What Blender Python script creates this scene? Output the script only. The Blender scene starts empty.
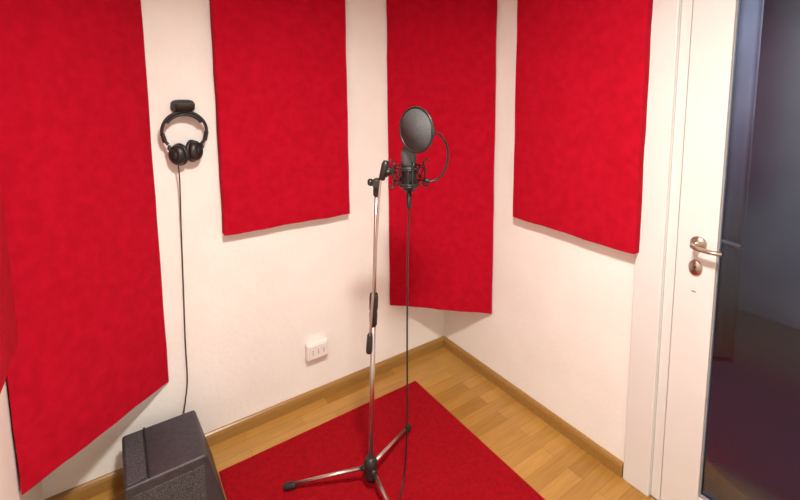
import bpy, bmesh, math, random
from mathutils import Vector, Matrix
from math import sin, cos, pi, radians
random.seed(4)
sc=bpy.context.scene
try: sc.view_settings.view_transform='Standard'; sc.view_settings.look='None'
except Exception: pass

# ---------------------------------------------------------------- materials
def mat(name, col, rough=.5, metal=0, noise=None, bump=None, emit=None, spec=None, sheen=None):
    m=bpy.data.materials.new(name); m.use_nodes=True; nt=m.node_tree; b=nt.nodes['Principled BSDF']
    b.inputs['Base Color'].default_value=(*col,1); b.inputs['Roughness'].default_value=rough; b.inputs['Metallic'].default_value=metal
    if spec is not None: b.inputs['Specular IOR Level'].default_value=spec
    if sheen: b.inputs['Sheen Weight'].default_value=sheen
    tc=nt.nodes.new('ShaderNodeTexCoord')
    if noise:
        col2,scale,detail=noise
        n=nt.nodes.new('ShaderNodeTexNoise'); n.inputs['Scale'].default_value=scale; n.inputs['Detail'].default_value=detail
        nt.links.new(tc.outputs['Object'],n.inputs['Vector'])
        r=nt.nodes.new('ShaderNodeMapRange'); r.inputs['From Min'].default_value=.35; r.inputs['From Max'].default_value=.65
        mx=nt.nodes.new('ShaderNodeMix'); mx.data_type='RGBA'
        mx.inputs['A'].default_value=(*col,1); mx.inputs['B'].default_value=(*col2,1)
        nt.links.new(n.outputs['Fac'],r.inputs['Value']); nt.links.new(r.outputs['Result'],mx.inputs['Factor'])
        nt.links.new(mx.outputs['Result'],b.inputs['Base Color'])
    if bump:
        scale,strength,dist=bump
        n=nt.nodes.new('ShaderNodeTexNoise'); n.inputs['Scale'].default_value=scale; n.inputs['Detail'].default_value=4
        nt.links.new(tc.outputs['Object'],n.inputs['Vector'])
        bp=nt.nodes.new('ShaderNodeBump'); bp.inputs['Strength'].default_value=strength; bp.inputs['Distance'].default_value=dist
        nt.links.new(n.outputs['Fac'],bp.inputs['Height']); nt.links.new(bp.outputs['Normal'],b.inputs['Normal'])
    if emit:
        b.inputs['Emission Color'].default_value=(*emit[0],1); b.inputs['Emission Strength'].default_value=emit[1]
    return m
M_wall=mat('wall_plaster',(.83,.815,.785),.75,noise=((.87,.86,.835),4,5),bump=(45,.28,.004))
M_ceil=mat('ceiling_paint',(.85,.85,.83),.8,bump=(60,.1,.002))
M_white=mat('white_lacquer',(.73,.715,.71),.35,noise=((.70,.685,.68),2,2))
M_red=mat('red_fabric',(.385,.0022,.0145),.95,noise=((.455,.0032,.0200),26,10),bump=(160,.6,.0035),spec=.12)
M_rug=mat('red_carpet',(.36,.003,.010),.95,noise=((.28,.0025,.008),60,8),bump=(300,1,.006),spec=.1)
M_black=mat('black_plastic',(.018,.016,.017),.4)
M_rubber=mat('black_rubber',(.012,.012,.012),.7)
M_cable=mat('cable_rubber',(.015,.012,.012),.5)
M_gcable=mat('headphone_cable_rubber',(.05,.04,.04),.5)
M_chrome=mat('chrome',(.60,.56,.54),.28,1)
M_brass=mat('aged_nickel',(.50,.43,.36),.28,1)
M_grey=mat('grey_mesh',(.10,.10,.105),.6,noise=((.07,.07,.075),300,2))
M_bead=mat('glazing_seal',(.25,.25,.27),.6)
M_pop=mat('pop_filter_fabric',(.085,.085,.09),.7,noise=((.06,.06,.065),200,2),bump=(500,.5,.001))
M_leather=mat('leatherette',(.022,.019,.019),.5,bump=(150,.3,.001))
M_ampskin=mat('amp_tolex',(.030,.026,.032),.5,noise=((.045,.039,.048),60,4),bump=(300,.5,.001))
M_grill=mat('amp_grille_cloth',(.012,.012,.014),.8,noise=((.10,.09,.10),260,3),bump=(300,.8,.002))
M_socket=mat('socket_plastic',(.80,.78,.75),.35)
M_hole=mat('socket_hole',(.05,.045,.04),.6)
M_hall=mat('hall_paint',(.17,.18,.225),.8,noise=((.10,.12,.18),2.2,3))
M_standin_curtain=mat('standin_curtain_cloth',(.22,.22,.25),.9,noise=((.17,.175,.21),5,4))  # pale grey stands in for reflections in the door glass
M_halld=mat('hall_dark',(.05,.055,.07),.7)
M_lamp=mat('lamp_opal',(.9,.9,.9),.4,emit=((1,.93,.84),2.0))

def woodmat(name, plank=True):
    m=bpy.data.materials.new(name); m.use_nodes=True; nt=m.node_tree; b=nt.nodes['Principled BSDF']
    L=nt.links.new; tc=nt.nodes.new('ShaderNodeTexCoord')
    def N(t): return nt.nodes.new(t)
    mp=N('ShaderNodeMapping'); L(tc.outputs['Object'],mp.inputs['Vector'])
    mp2=N('ShaderNodeMapping'); L(tc.outputs['Object'],mp2.inputs['Vector']); mp2.inputs['Scale'].default_value=(3,40,40)
    gr=N('ShaderNodeTexNoise'); gr.inputs['Scale'].default_value=2; gr.inputs['Detail'].default_value=6; gr.inputs['Distortion'].default_value=.6
    L(mp2.outputs['Vector'],gr.inputs['Vector'])
    if plank:
        br=N('ShaderNodeTexBrick'); br.offset=.37; br.inputs['Scale'].default_value=1
        br.inputs['Brick Width'].default_value=.42; br.inputs['Row Height'].default_value=.068
        br.inputs['Mortar Size'].default_value=.0008; br.inputs['Mortar Smooth'].default_value=.4
        br.inputs['Color1'].default_value=(.33,.160,.030,1); br.inputs['Color2'].default_value=(.48,.26,.062,1)
        br.inputs['Mortar'].default_value=(.20,.10,.025,1); br.inputs['Bias'].default_value=0
        L(mp.outputs['Vector'],br.inputs['Vector']); base=br.outputs['Color']
    else:
        rgb=N('ShaderNodeRGB'); rgb.outputs[0].default_value=(.34,.185,.050,1); base=rgb.outputs[0]
    mx=N('ShaderNodeMix'); mx.data_type='RGBA'; mx.blend_type='MULTIPLY'; mx.inputs['Factor'].default_value=.45
    cr=N('ShaderNodeValToRGB'); cr.color_ramp.elements[0].position=.3; cr.color_ramp.elements[0].color=(.62,.52,.42,1)
    cr.color_ramp.elements[1].position=.65; cr.color_ramp.elements[1].color=(1,1,1,1)
    L(gr.outputs['Fac'],cr.inputs['Fac']); L(base,mx.inputs['A']); L(cr.outputs['Color'],mx.inputs['B'])
    L(mx.outputs['Result'],b.inputs['Base Color']); b.inputs['Roughness'].default_value=.32
    return m
M_floor=woodmat('parquet_floor'); M_base=woodmat('wood_baseboard',False)

def glassmat():
    m=bpy.data.materials.new('door_glass'); m.use_nodes=True; nt=m.node_tree; nt.nodes.clear()
    o=nt.nodes.new('ShaderNodeOutputMaterial'); t=nt.nodes.new('ShaderNodeBsdfTransparent'); t.inputs['Color'].default_value=(.80,.84,.90,1)
    g=nt.nodes.new('ShaderNodeBsdfGlossy'); g.inputs['Roughness'].default_value=.18; g.inputs['Color'].default_value=(.75,.82,.95,1)
    f=nt.nodes.new('ShaderNodeFresnel'); f.inputs['IOR'].default_value=1.55
    x=nt.nodes.new('ShaderNodeMixShader'); L=nt.links.new
    L(f.outputs[0],x.inputs[0]); L(t.outputs[0],x.inputs[1]); L(g.outputs[0],x.inputs[2]); L(x.outputs[0],o.inputs[0]); return m
M_glass=glassmat()

# ---------------------------------------------------------------- helpers
def finish(name,bm,m,bevel=0,smooth=False,seg=2):
    me=bpy.data.meshes.new(name); bmesh.ops.recalc_face_normals(bm,faces=bm.faces[:]); bm.to_mesh(me); bm.free()
    ob=bpy.data.objects.new(name,me); sc.collection.objects.link(ob)
    for mm in (m if isinstance(m,(list,tuple)) else [m]): me.materials.append(mm)
    if smooth:
        for p in me.polygons: p.use_smooth=True
    if bevel:
        b=ob.modifiers.new('bevel','BEVEL'); b.width=bevel; b.segments=seg; b.limit_method='ANGLE'; b.angle_limit=radians(40)
    return ob
def addbox(bm,a,b):
    a=Vector(a);b=Vector(b); c=(a+b)/2; s=b-a
    r=bmesh.ops.create_cube(bm,size=1,matrix=Matrix.Translation(c)@Matrix.Diagonal((abs(s.x),abs(s.y),abs(s.z),1)))
    return r['verts']
def box(name,a,b,m,bevel=0):
    bm=bmesh.new(); addbox(bm,a,b); return finish(name,bm,m,bevel)
def frame_to(d):
    d=Vector(d).normalized(); return d.to_track_quat('Z','Y').to_matrix().to_4x4()
def addcyl(bm,a,b,r1,r2=None,n=24):
    a=Vector(a);b=Vector(b); r2=r1 if r2 is None else r2
    bmesh.ops.create_cone(bm,cap_ends=True,segments=n,radius1=r1,radius2=r2,depth=(b-a).length,matrix=Matrix.Translation((a+b)/2)@frame_to(b-a))
def cyl(name,a,b,r1,m,r2=None,bevel=0,n=24):
    bm=bmesh.new(); addcyl(bm,a,b,r1,r2,n); ob=finish(name,bm,m,bevel)
    for p in ob.data.polygons: p.use_smooth=len(p.vertices)==4
    return ob
def lathe(name,prof,m,org=(0,0,0),axis=(0,0,1),n=32,scale=(1,1)):
    bm=bmesh.new(); rings=[]
    for r,z in prof:
        rings.append([bm.verts.new((max(r,1e-5)*cos(2*pi*i/n)*scale[0],max(r,1e-5)*sin(2*pi*i/n)*scale[1],z)) for i in range(n)])
    for a,b in zip(rings,rings[1:]):
        for i in range(n): bm.faces.new((a[i],a[(i+1)%n],b[(i+1)%n],b[i]))
    bm.faces.new(rings[0][::-1]); bm.faces.new(rings[-1])
    bmesh.ops.transform(bm,matrix=Matrix.Translation(Vector(org))@frame_to(axis),verts=bm.verts[:])
    return finish(name,bm,m,smooth=True)
def catmull(pts,k=10,closed=False):
    P=[Vector(p) for p in pts]; out=[]; n=len(P)
    for i in range(n if closed else n-1):
        if closed: a,b,c,d=P[i-1],P[i],P[(i+1)%n],P[(i+2)%n]
        else: a,b,c,d=P[max(i-1,0)],P[i],P[i+1],P[min(i+2,n-1)]
        for j in range(k):
            t=j/k; out.append(.5*((2*b)+(c-a)*t+(2*a-5*b+4*c-d)*t*t+(3*b-a-3*c+d)*t**3))
    if not closed: out.append(P[-1])
    return out
def tube(name,pts,r,m,k=10,n=10,closed=False,flat=None,smooth=True):
    P=catmull(pts,k,closed) if k>1 else [Vector(p) for p in pts]
    bm=bmesh.new(); rings=[]; N=len(P)
    up=None
    for i,p in enumerate(P):
        t=((P[(i+1)%N] if (closed or i<N-1) else P[i])-(P[i-1] if (closed or i>0) else P[i])).normalized()
        if flat: u=Vector(flat); u=(u-t*u.dot(t)).normalized()
        else:
            if up is None: up=t.orthogonal().normalized()
            u=(up-t*up.dot(t)).normalized(); up=u
        v=t.cross(u)
        ra,rb=(r if isinstance(r,(tuple,list)) else (r,r))
        rings.append([bm.verts.new(p+u*ra*cos(2*pi*j/n)+v*rb*sin(2*pi*j/n)) for j in range(n)])
    for i in range(N if closed else N-1):
        a,b=rings[i],rings[(i+1)%N]
        for j in range(n): bm.faces.new((a[j],a[(j+1)%n],b[(j+1)%n],b[j]))
    if not closed: bm.faces.new(rings[0][::-1]); bm.faces.new(rings[-1])
    return finish(name,bm,m,smooth=smooth)
def group(name,loc,parts):
    e=bpy.data.objects.new(name,None); e.location=loc; e.empty_display_size=.1; sc.collection.objects.link(e)
    inv=Matrix.Translation(Vector(loc)).inverted()
    for p in parts: p.parent=e; p.matrix_parent_inverse=inv
    return e

# ---------------------------------------------------------------- room shell
XL,YB,H=-2.0,-2.9,2.5
D0,D1,DH=-1.285,-2.17,2.08     # door opening
box('floor',(XL-.1,YB-.1,-.08),(.0,.1,0),M_floor)
box('ceiling',(XL-.1,YB-.1,H),(.12,.1,H+.08),M_ceil)
box('wall_back',(XL-.1,0,0),(.12,.1,H),M_wall)
box('wall_left',(XL-.1,YB,0),(XL,0,H),M_wall)
box('wall_front',(XL-.1,YB-.1,0),(.12,YB,H),M_wall)
bm=bmesh.new(); addbox(bm,(0,D0,0),(.12,0,H)); addbox(bm,(0,D1,DH),(.12,D0,H)); addbox(bm,(0,YB,0),(.12,D1,H)); finish('wall_right',bm,M_wall)
# baseboards with rounded top
def baseboard(name,a,b,nrm):
    a=Vector(a);b=Vector(b);n=Vector(nrm)
    prof=[(0,0),(.016,0),(.016,.045),(.012,.056),(.006,.062),(0,.063)]
    bm=bmesh.new(); A=[bm.verts.new(a+n*p[0]+Vector((0,0,p[1]))) for p in prof]; B=[bm.verts.new(b+n*p[0]+Vector((0,0,p[1]))) for p in prof]
    for i in range(len(prof)): j=(i+1)%len(prof); bm.faces.new((A[i],A[j],B[j],B[i]))
    bm.faces.new(A[::-1]); bm.faces.new(B)
    return finish(name,bm,M_base)
baseboard('baseboard_back',(XL,0,0),(0,0,0),(0,-1,0))
baseboard('baseboard_right',(0,-.016,0),(0,-1.178,0),(-1,0,0))
baseboard('baseboard_left',(XL,-.016,0),(XL,YB,0),(1,0,0))
baseboard('baseboard_front',(XL+.016,YB,0),(0,YB,0),(0,1,0))

# door casing + frame + leaf
bm=bmesh.new()
addbox(bm,(-.016,D0+.0,0),(-.0005,-1.182,DH+.1)); addbox(bm,(-.016,D1-.1,0),(-.0005,D1,DH+.1)); addbox(bm,(-.016,D1,DH),(-.0005,D0,DH+.1))
finish('trim_1',bm,M_white,.004)
bm=bmesh.new()
addbox(bm,(.004,D0-.035,0),(.115,D0-.001,DH-.001)); addbox(bm,(.004,D1+.001,0),(.115,D1+.035,DH-.001)); addbox(bm,(.004,D1+.035,DH-.035),(.115,D0-.035,DH-.001))
finish('trim_2',bm,M_white,.003)
y0,y1=D0-.038,D1+.038
g0=-1.447; g1=y1+.12
bm=bmesh.new()
xa,xb=.000,.040
addbox(bm,(xa,g0,.005),(xb,y0,DH-.038)); addbox(bm,(xa,y1,.005),(xb,g1,DH-.038))
addbox(bm,(xa,g1,.005),(xb,g0,.13)); addbox(bm,(xa,g1,DH-.16),(xb,g0,DH-.038))
leaf=finish('leaf',bm,M_white,.003)
bm=bmesh.new()
for (a,b) in (((xa+.004,g0-.006,.13),(xa+.014,g0-.0002,DH-.16)),((xa+.004,g1,.13),(xa+.014,g1+.010,DH-.16)),((xa+.004,g1,.1302),(xa+.014,g0,.14)),((xa+.004,g1,DH-.17),(xa+.014,g0,DH-.1602))): addbox(bm,a,b)
beads=finish('glazing_bead',bm,M_bead,.002)
pane=box('glass_pane',(xa+.015,g1+.0005,.1305),(xa+.021,g0-.0005,DH-.1605),M_glass)
hy,hz=-1.392,1.075
ros=lathe('handle_rosette',[(.026,0),(.026,.004),(.022,.008),(.012,.010),(.010,.030),(.0,.031)],M_brass,(xa,hy,hz),(-1,0,0))
lev=tube('handle_lever',[(xa-.02,hy,hz),(xa-.046,hy,hz),(xa-.054,hy-.010,hz-.002),(xa-.055,hy-.035,hz-.004),(xa-.054,hy-.065,hz-.004),(xa-.045,hy-.084,hz-.004)],(.008,.010),M_brass,flat=(0,0,1))
key=lathe('key_rosette',[(.022,0),(.022,.004),(.018,.008),(.0,.009)],M_brass,(xa,hy+.004,.985),(-1,0,0),scale=(1,1.35))
kh=bmesh.new(); addcyl(kh,(xa-.0085,hy+.004,.990),(xa-.0102,hy+.004,.990),.005); addbox(kh,(xa-.0102,hy+.001,.972),(xa-.0085,hy+.007,.990)); kh=finish('keyhole',kh,M_hole)
mark=box('lock_plate_mark',(xa-.001,hy-.002,.894),(xa-.0001,hy+.012,.899),M_bead)
ros2=lathe('outer_rosette',[(.026,0),(.026,.004),(.022,.008),(.012,.010),(.010,.030),(.0,.031)],M_brass,(xb,hy,hz),(1,0,0))
lev2=tube('outer_lever',[(xb+.02,hy,hz),(xb+.046,hy,hz),(xb+.054,hy-.012,hz),(xb+.055,hy-.05,hz-.002),(xb+.045,hy-.095,hz-.004)],(.0075,.010),M_brass,flat=(0,0,1))
group('door_1',(xa,y0,0),[leaf,beads,pane,ros,lev,key,kh,mark,ros2,lev2])
# dim hallway behind the glass, also standing in for its blurry reflections
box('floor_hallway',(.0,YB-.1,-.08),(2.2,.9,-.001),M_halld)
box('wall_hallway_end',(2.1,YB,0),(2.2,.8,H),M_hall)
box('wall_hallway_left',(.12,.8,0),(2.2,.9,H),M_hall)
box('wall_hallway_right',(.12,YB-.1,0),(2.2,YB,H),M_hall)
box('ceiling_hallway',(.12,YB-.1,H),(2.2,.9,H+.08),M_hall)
# pleated fabric added in the hallway, imitates soft pale reflections in the glass
bm=bmesh.new(); prev=None; n=90
for i in range(n+1):
    y=-1.15+1.0*i/n; x=1.25+.028*sin(i*.62)+.010*sin(i*.23)
    lo=bm.verts.new((x,y,.03)); hi=bm.verts.new((1.25+.6*(x-1.25),y,2.38))
    if prev: bm.faces.new((prev[0],lo,hi,prev[1]))
    prev=(lo,hi)
c=finish('cloth',bm,M_standin_curtain,smooth=True); so=c.modifiers.new('thick','SOLIDIFY'); so.thickness=.003
group('standin_curtain',(1.25,-.6,0),[c,cyl('standin_curtain_rod',(1.25,-1.25,2.40),(1.25,-.05,2.40),.012,M_halld),
  cyl('standin_rod_bracket_1',(1.25,-1.2,2.40),(1.25,-1.2,H),.008,M_halld),cyl('standin_rod_bracket_2',(1.25,-.1,2.40),(1.25,-.1,H),.008,M_halld)])

# ---------------------------------------------------------------- acoustic panels
def panel(name,a,b,z0,z1,t=.05,inset=(0,0),seed=0,tilt=0):
    a=Vector((a[0],a[1],0));b=Vector((b[0],b[1],0)); d=(b-a); w=d.length; d.normalize()
    n=Vector((0,0,1)).cross(d)
    bm=bmesh.new(); nx,nz=14,26; rnd=random.Random(seed)
    ph=[rnd.uniform(0,6) for _ in range(8)]
    def edge(s,k): return .0018*sin(5*s+ph[k])+.0012*sin(13*s+ph[k+1])
    V={}
    for k in (0,1):
        i0,i1=inset if k else (0,0)
        for i in range(nx+1):
            for j in range(nz+1):
                if k and 0<i<nx and 0<j<nz: continue
                u=i/nx; v=j/nz
                x=i0+(w-i0-i1)*u; zz=z0+tilt*u; z=zz+(z1-zz)*v
                if i==0: x+=abs(edge(v*2,0))
                if i==nx: x-=abs(edge(v*2,2))
                if j==0: z+=edge(u*2,4)
                off=t if k else .0015*sin(9*u+ph[6]+4*v)*sin(5*v+ph[7])*(1 if 0<i<nx and 0<j<nz else 0)
                V[k,i,j]=bm.verts.new(a+d*x+n*off+Vector((0,0,z)))
    for i in range(nx):
        for j in range(nz): bm.faces.new((V[0,i,j],V[0,i+1,j],V[0,i+1,j+1],V[0,i,j+1]))
    for i in range(nx):
        bm.faces.new((V[0,i,0],V[1,i,0],V[1,i+1,0],V[0,i+1,0])); bm.faces.new((V[0,i,nz],V[0,i+1,nz],V[1,i+1,nz],V[1,i,nz]))
    for j in range(nz):
        bm.faces.new((V[0,0,j],V[0,0,j+1],V[1,0,j+1],V[1,0,j])); bm.faces.new((V[0,nx,j],V[1,nx,j],V[1,nx,j+1],V[0,nx,j+1]))
    per=[V[1,i,0] for i in range(nx)]+[V[1,nx,j] for j in range(nz)]+[V[1,i,nz] for i in range(nx,0,-1)]+[V[1,0,j] for j in range(nz,0,-1)]
    bm.faces.new(per)
    return finish(name,bm,M_red,.004,smooth=False)
ZT=2.32
panel('acoustic_panel',(-1.302,-.052),(-.680,-.052),.990,ZT,.05,(0,0),1)
panel('acoustic_panel.001',(-.417,-.006),(-.006,-.425),.393,ZT,.05,(.052,.052),2)
panel('acoustic_panel.002',(-.052,-.590),(-.052,-1.199),.994,ZT,.05,(0,0),3,-.012)
panel('acoustic_panel.003',(-1.995,-.363),(-1.549,-.006),.376,ZT,.05,(.044,.066),4)
panel('acoustic_panel.004',(-1.948,-1.04),(-1.948,-.42),.895,ZT,.05,(0,0),5)

# ---------------------------------------------------------------- rug
bm=bmesh.new(); rx0,rx1,ry0,ry1=-1.405,-.362,-1.75,-.185; nx,ny=30,44; G={}
for i in range(nx+1):
    for j in range(ny+1):
        G[i,j]=bm.verts.new((rx0+(rx1-rx0)*i/nx,ry0+(ry1-ry0)*j/ny,.0050+.0004*sin(i*1.3)*sin(j*.9)))
for i in range(nx):
    for j in range(ny): bm.faces.new((G[i,j],G[i+1,j],G[i+1,j+1],G[i,j+1]))
ext=bmesh.ops.extrude_edge_only(bm,edges=[e for e in bm.edges if e.is_boundary])
for v in ext['geom']:
    if isinstance(v,bmesh.types.BMVert): v.co.z=.0003
bmesh.ops.holes_fill(bm,edges=[e for e in bm.edges if e.is_boundary],sides=0)
finish('red_rug',bm,M_rug,.0015)

# ---------------------------------------------------------------- microphone stand
R_=Vector((.828,-.561,0)); F_=Vector((.561,.828,0)); O=Vector((-.905,-.615,0))
def S(a,f,z): return O+R_*a+F_*f+Vector((0,0,z))
parts=[]
top=S(.046,0,1.262); hub=S(.004,0,.088); cl=S(.026,0,.765)
parts.append(cyl('lower_tube',S(.003,0,.05),cl,.0100,M_chrome))
parts.append(cyl('upper_tube',cl,top,.0075,M_chrome))
ax=(top-hub).normalized()
parts.append(lathe('height_clutch',[(.010,-.065),(.015,-.055),(.016,-.01),(.0145,.0),(.017,.01),(.0175,.055),(.015,.07),(.009,.074)],M_black,cl,ax))
parts.append(lathe('leg_hub',[(.012,-.05),(.026,-.045),(.029,-.02),(.024,-.005),(.026,.005),(.028,.03),(.019,.045),(.012,.05)],M_black,hub,(0,0,1)))
for i,tip in enumerate(((-1.19,-.44),(-.61,-.465),(-.925,-.95))):
    T=Vector((*tip,.027)); d=(T-Vector((hub.x,hub.y,T.z))).normalized()
    s=hub+d*.018+Vector((0,0,.005))
    parts.append(cyl('leg_%d'%i,s,T,.0075,M_chrome))
    dd=(T-s).normalized()
    parts.append(lathe('foot_%d'%i,[(.009,-.035),(.0115,-.03),(.0135,-.01),(.0135,.008),(.010,.016),(.0,.018)],M_rubber,T-Vector((0,0,.004)),dd))
    parts.append(cyl('leg_bracket_%d'%i,hub+d*.010,hub+d*.038+Vector((0,0,.002)),.0115,M_black))
parts.append(lathe('swivel_clamp',[(.011,-.04),(.014,-.035),(.014,.0),(.017,.006),(.017,.022),(.009,.028)],M_black,top,(0,0,1)))
parts.append(cyl('clamp_barrel',top+F_*(-.026)+Vector((0,0,.012)),top+F_*.018+Vector((0,0,.012)),.017,M_black,bevel=.003))
kn=top+Vector((0,0,.014))
parts.append(cyl('clamp_screw',kn,kn-R_*.03,.004,M_chrome))
parts.append(lathe('clamp_knob',[(.006,0),(.013,.003),(.015,.012),(.010,.020),(.0,.021)],M_black,kn-R_*.014,-R_,n=12))
b0=S(.078,-.024,1.335); b1=S(.008,-.030,.62)
parts.append(tube('boom_arm',[b0,S(.058,-.024,1.26),S(.035,-.027,.95),b1],.0048,M_chrome,k=6))
bd=(b1-S(.035,-.027,.95)).normalized()
parts.append(lathe('boom_counterweight',[(.006,-.07),(.011,-.06),(.012,.0),(.010,.012),(.0,.014)],M_black,b1,bd))
parts.append(lathe('boom_tip',[(.007,-.035),(.012,-.03),(.014,.025),(.010,.040),(.0,.042)],M_black,S(.074,-.022,1.322),(R_*.25+Vector((0,0,1)))))
parts.append(cyl('adapter_1',S(.066,-.012,1.300),S(.110,0,1.318),.0095,M_black,bevel=.002))
parts.append(cyl('adapter_2',S(.090,-.024,1.320),S(.090,.016,1.320),.016,M_black,bevel=.003))
parts.append(lathe('adapter_knob',[(.005,0),(.012,.003),(.012,.012),(.0,.014)],M_black,S(.090,-.024,1.320),-F_,n=10))
group('microphone_stand',tuple(O),parts)

# ---------------------------------------------------------------- condenser microphone
mc=S(.168,0,0); ma=mc+Vector((0,0,1.245))
parts=[]
parts.append(lathe('body',[(.012,-.012),(.014,-.01),(.017,.0),(.0285,.006),(.0295,.012),(.0295,.095),(.027,.098)],M_black,ma))
parts.append(lathe('grille',[(.027,.098),(.0295,.101),(.0295,.145),(.025,.162),(.014,.170),(.0,.172)],M_grey,ma,scale=(1,.92)))
parts.append(lathe('grille_band',[(.0305,.094),(.031,.096),(.031,.100),(.0305,.102)],M_rubber,ma))
parts.append(lathe('xlr_plug',[(.007,-.07),(.0095,-.065),(.0095,-.012)],M_black,ma))
group('condenser_microphone',tuple(ma),parts)
parts=[]
def ring(name,z,r,rt,m):
    pts=[mc+Vector((r*cos(2*pi*i/16),r*sin(2*pi*i/16),z)) for i in range(16)]
    return tube(name,pts,rt,m,k=3,closed=True,n=8)
parts+= [ring('inner_ring_1',1.262,.034,.004,M_black),ring('inner_ring_2',1.325,.034,.004,M_black)]
parts+= [ring('outer_ring_1',1.275,.056,.0030,M_black),ring('outer_ring_2',1.335,.056,.0030,M_black)]
for i in range(4):
    a=pi/4+i*pi/2+.4; e=Vector((cos(a),sin(a),0))
    p=[mc+e*.056+Vector((0,0,1.262)),mc+e*.062+Vector((0,0,1.305)),mc+e*.056+Vector((0,0,1.352))]
    parts.append(tube('cage_post_%d'%i,p,.0036,M_black,k=4,n=8))
    parts.append(tube('cage_hook_%d'%i,[p[2],p[2]+e*.014+Vector((0,0,.010)),p[2]+e*.024+Vector((0,0,-.004))],.0030,M_black,k=4,n=8))
    parts.append(tube('cage_hook_low_%d'%i,[p[0],p[0]+e*.012-Vector((0,0,.006)),p[0]+e*.020+Vector((0,0,.006))],.0030,M_black,k=4,n=8))
for i in range(8):
    a=i*pi/4+.1; e=Vector((cos(a),sin(a),0)); e2=Vector((cos(a+.4),sin(a+.4),0)); e3=Vector((cos(a-.4),sin(a-.4),0))
    parts.append(tube('elastic_%d'%i,[mc+e2*.034+Vector((0,0,1.262)),mc+e*.057+Vector((0,0,1.335)),mc+e3*.034+Vector((0,0,1.325)),mc+e*.057+Vector((0,0,1.275))],.0020,M_rubber,k=1,n=6))
parts.append(cyl('mount_arm',S(.1105,0,1.318),mc-R_*.052+Vector((0,0,1.308)),.0075,M_black,bevel=.002))
group('microphone_shock_mount',tuple(mc+Vector((0,0,1.3))),parts)

# ---------------------------------------------------------------- pop filter
pc=S(.193,-.085,1.480)
nrm=(-F_*.70+R_*-.714).normalized(); sd=Vector((0,0,1)).cross(nrm).normalized()
parts=[]
rp=.080
pts=[pc+sd*rp*cos(2*pi*i/24)+Vector((0,0,rp*sin(2*pi*i/24))) for i in range(24)]
parts.append(tube('hoop',pts,(.0050,.0042),M_black,k=3,closed=True,n=10,flat=tuple(nrm)))
parts.append(lathe('mesh',[(rp-.003,-.003),(rp-.002,-.001),(rp-.002,.002)],M_pop,pc,nrm,n=48))
edge=pc+(sd if sd.dot(R_)>0 else -sd)*rp
parts.append(cyl('gooseneck_joint',edge-Vector((0,0,.016)),edge+Vector((0,0,.008)),.0065,M_black,bevel=.001))
gn=[edge-Vector((0,0,.004)),S(.277,-.05,1.462),S(.302,-.035,1.43),S(.313,-.02,1.385),S(.306,-.01,1.33),S(.280,0,1.290),S(.250,.0,1.277),S(.234,0,1.280)]
parts.append(tube('gooseneck',gn,.0042,M_black,k=10))
parts.append(cyl('mount_clip',S(.2285,0,1.282),S(.246,0,1.279),.009,M_black,bevel=.002))
group('pop_filter',tuple(pc),parts)
tube('microphone_cable',[ma+Vector((0,0,-.065)),S(.163,0,1.05),S(.158,.004,.75),S(.156,.012,.45),S(.152,.02,.20),S(.142,.01,.06),S(.128,-.03,.0150),S(.115,-.12,.0102),S(.10,-.3,.0102),S(.15,-.55,.0102),S(.12,-.75,.0102)],.0034,M_cable,k=10)

# ---------------------------------------------------------------- headphones on wall hook
hx=-1.432
bm=bmesh.new(); ring1=[];ring2=[]
for i in range(32):      # rounded wall plate
    a=2*pi*i/32; cx_=hx+.003+.045*abs(cos(a))**.6*(1 if cos(a)>=0 else -1); cz_=1.566+.026*abs(sin(a))**.6*(1 if sin(a)>=0 else -1)
    ring1.append(bm.verts.new((cx_,-.0005,cz_))); ring2.append(bm.verts.new((cx_,-.014,cz_)))
for i in range(32): bm.faces.new((ring1[i],ring1[(i+1)%32],ring2[(i+1)%32],ring2[i]))
bm.faces.new(ring1); bm.faces.new(ring2[::-1])
parts=[finish('hook_plate',bm,M_black,.002),
       tube('hook_cradle',[(hx+.003,-.010,1.551),(hx+.003,-.040,1.549),(hx+.003,-.068,1.551),(hx+.003,-.080,1.562),(hx+.003,-.082,1.576)],(.036,.0055),M_black,k=6,n=16,flat=(1,0,0))]
group('headphone_wall_hook',(hx,0,1.56),parts)
parts=[]
hc=1.462; hyy=-.045
band=[(hx+.083*cos(a),hyy,hc+.081*sin(a)) for a in [radians(d) for d in range(-45,226,12)]]
parts.append(tube('headband',band,(.015,.0065),M_leather,k=3,n=12,flat=(0,1,0)))
pad=[(hx+.074*cos(a),hyy,hc+.070*sin(a)) for a in [radians(d) for d in range(30,151,10)]]
parts.append(tube('headband_pad',pad,(.017,.0075),M_leather,k=3,n=12,flat=(0,1,0)))
for s in (-1,1):
    sn='l' if s<0 else 'r'
    e0=Vector((hx+s*.060,hyy,hc-.057))
    cx=hx+s*.030; cz=1.372+s*.006
    parts.append(tube('slider_'+sn,[Vector((hx+s*.083,hyy,hc-.005)),Vector((hx+s*.074,hyy,hc-.042))],(.012,.009),M_black,k=3,flat=(0,1,0)))
    parts.append(tube('yoke_'+sn,[e0,Vector((hx+s*.062,hyy-.006,hc-.070)),Vector((hx+s*.048,hyy-.014,hc-.077)),Vector((cx,hyy-.020,cz+.03))],(.010,.006),M_black,k=5,flat=(0,1,0)))
    nn=Vector((s*.75,-.66,.05*s)).normalized()
    co=Vector((cx,hyy-.002,cz))
    parts.append(lathe('ear_cup_'+sn,[(.038,.0),(.036,.012),(.030,.022),(.020,.026),(.0,.026)],M_black,co,nn,scale=(1,1.15)))
    parts.append(lathe('ear_pad_'+sn,[(.020,-.020),(.034,-.019),(.041,-.012),(.041,-.004),(.036,.001)],M_leather,co,nn,scale=(1,1.15)))
    parts.append(lathe('cup_cap_'+sn,[(.020,.0255),(.020,.028),(.0,.029)],M_rubber,co,nn))
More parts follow.
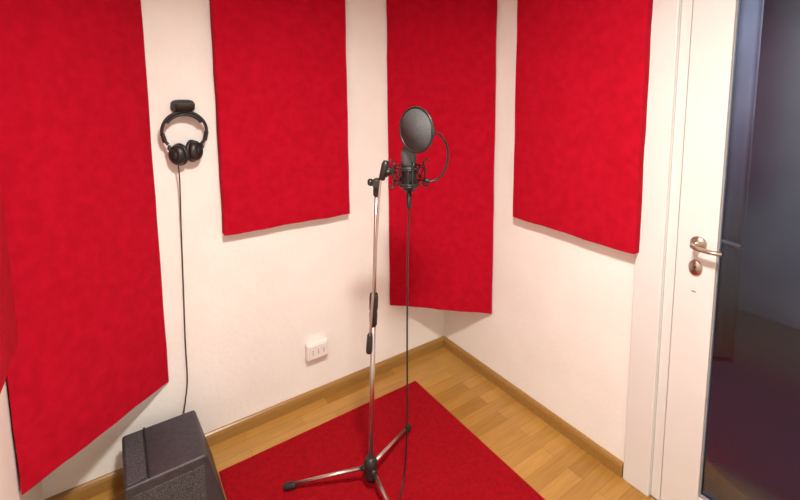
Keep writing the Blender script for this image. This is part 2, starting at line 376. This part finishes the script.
parts.append(tube('headphone_cord',[(hx-.034,hyy-.01,1.335),(hx-.030,-.035,1.25),(hx-.034,-.014,1.05),(hx-.040,-.010,.80),(hx-.047,-.010,.55),(hx-.050,-.012,.36),(hx-.064,-.030,.28),(hx-.08,-.05,.20),(hx-.08,-.05,.05),(hx-.07,-.05,.004)],.0028,M_gcable,k=8))
group('headphones',(hx,hyy,hc),parts)

# ---------------------------------------------------------------- wall socket box
sx,sz=-.876,.292
parts=[box('housing',(sx-.058,-.038,sz-.044),(sx+.058,-.0005,sz+.044),M_socket,.006),
       box('cover',(sx-.050,-.043,sz-.036),(sx+.050,-.0375,sz+.036),M_socket,.003)]
bm=bmesh.new()
for c in (-.030,0,.030):
    for dz in (-.009,0,.009): addcyl(bm,(sx+c,-.0425,sz+dz),(sx+c,-.0440,sz+dz),.0024,n=12)
parts.append(finish('socket_contacts',bm,M_hole))
group('wall_socket',(sx,0,sz),parts)

# ---------------------------------------------------------------- speaker cabinet on the floor
ax0,ax1,ay0,ay1,ah=-1.735,-1.470,-.375,-.085,.262
parts=[]
bm=bmesh.new(); vs=addbox(bm,(ax0,ay0,.012),(ax1,ay1,ah))
for v in vs:
    if v.co.z<.1:
        if v.co.x>ax1-.01: v.co.x+=.06
        if v.co.y<ay0+.01: v.co.y-=.02
parts.append(finish('cabinet',bm,M_ampskin,.010,seg=3))
parts.append(box('top_grille',(ax0+.008,ay0+.012,ah-.004),(ax0+.070,ay1-.012,ah+.004),M_grill,.003))
parts.append(box('top_rail',(ax0+.073,ay0+.006,ah-.004),(ax0+.080,ay1-.006,ah+.006),M_rubber,.002))
bm=bmesh.new(); vs=addbox(bm,(ax0+.02,ay0-.006,.045),(ax1-.012,ay0+.006,ah-.035))
for v in vs:
    if v.co.z<.1: v.co.y-=.015
parts.append(finish('front_grille',bm,M_grill,.003))
for i,(x,y) in enumerate(((ax0+.03,ay0+.03),(ax1-.01,ay0+.03),(ax0+.03,ay1-.03),(ax1-.01,ay1-.03))): parts.append(cyl('foot_%d'%i,(x,y,0),(x,y,.013),.012,M_rubber))
group('speaker_cabinet',((ax0+ax1)/2,(ay0+ay1)/2,0),parts)

# ---------------------------------------------------------------- lights
lx,ly=-1.28,-1.62
lf=lathe('ceiling_lamp',[(.17,0),(.175,-.02),(.16,-.045),(.10,-.06),(.0,-.066)],M_lamp,(lx,ly,H-.0005))
def area(name,loc,size,power,col):
    l=bpy.data.lights.new(name,'AREA'); l.shape='DISK'; l.size=size; l.energy=power; l.color=col
    o=bpy.data.objects.new(name,l); o.location=loc; sc.collection.objects.link(o)
    return o
a=area('lamp_light',(lx,ly,H-.075),.22,56,(1,.94,.835)); a.data.spread=radians(158)
area('hallway_fill',(.75,-1.5,2.4),.4,19,(.84,.90,1))  # added fill without a fixture, lifts the hallway seen through the glass
w=bpy.data.worlds.new('world'); sc.world=w; w.use_nodes=True; w.node_tree.nodes['Background'].inputs[0].default_value=(1,.97,.93,1); w.node_tree.nodes['Background'].inputs[1].default_value=.15

# ---------------------------------------------------------------- camera
def setcam():
    yaw,pitch,roll,f,px,py=.975,.113,-.008,430.2,401.8,145.2
    fw=Vector((cos(yaw)*cos(pitch),sin(yaw)*cos(pitch),-sin(pitch))); r=Vector((sin(yaw),-cos(yaw),0)); u=r.cross(fw)
    r2=r*cos(roll)+u*sin(roll); u2=-r*sin(roll)+u*cos(roll)
    cd=bpy.data.cameras.new('camera'); co=bpy.data.objects.new('camera',cd); sc.collection.objects.link(co)
    m=Matrix((r2,u2,-fw)).transposed().to_4x4(); m.translation=Vector((-1.686,-2.020,1.598)); co.matrix_world=m
    cd.sensor_fit='HORIZONTAL'; cd.sensor_width=36; cd.lens=f/800*36; cd.shift_x=-(px-400)/800; cd.shift_y=(py-250)/800; cd.clip_start=.02
    sc.camera=co
setcam()
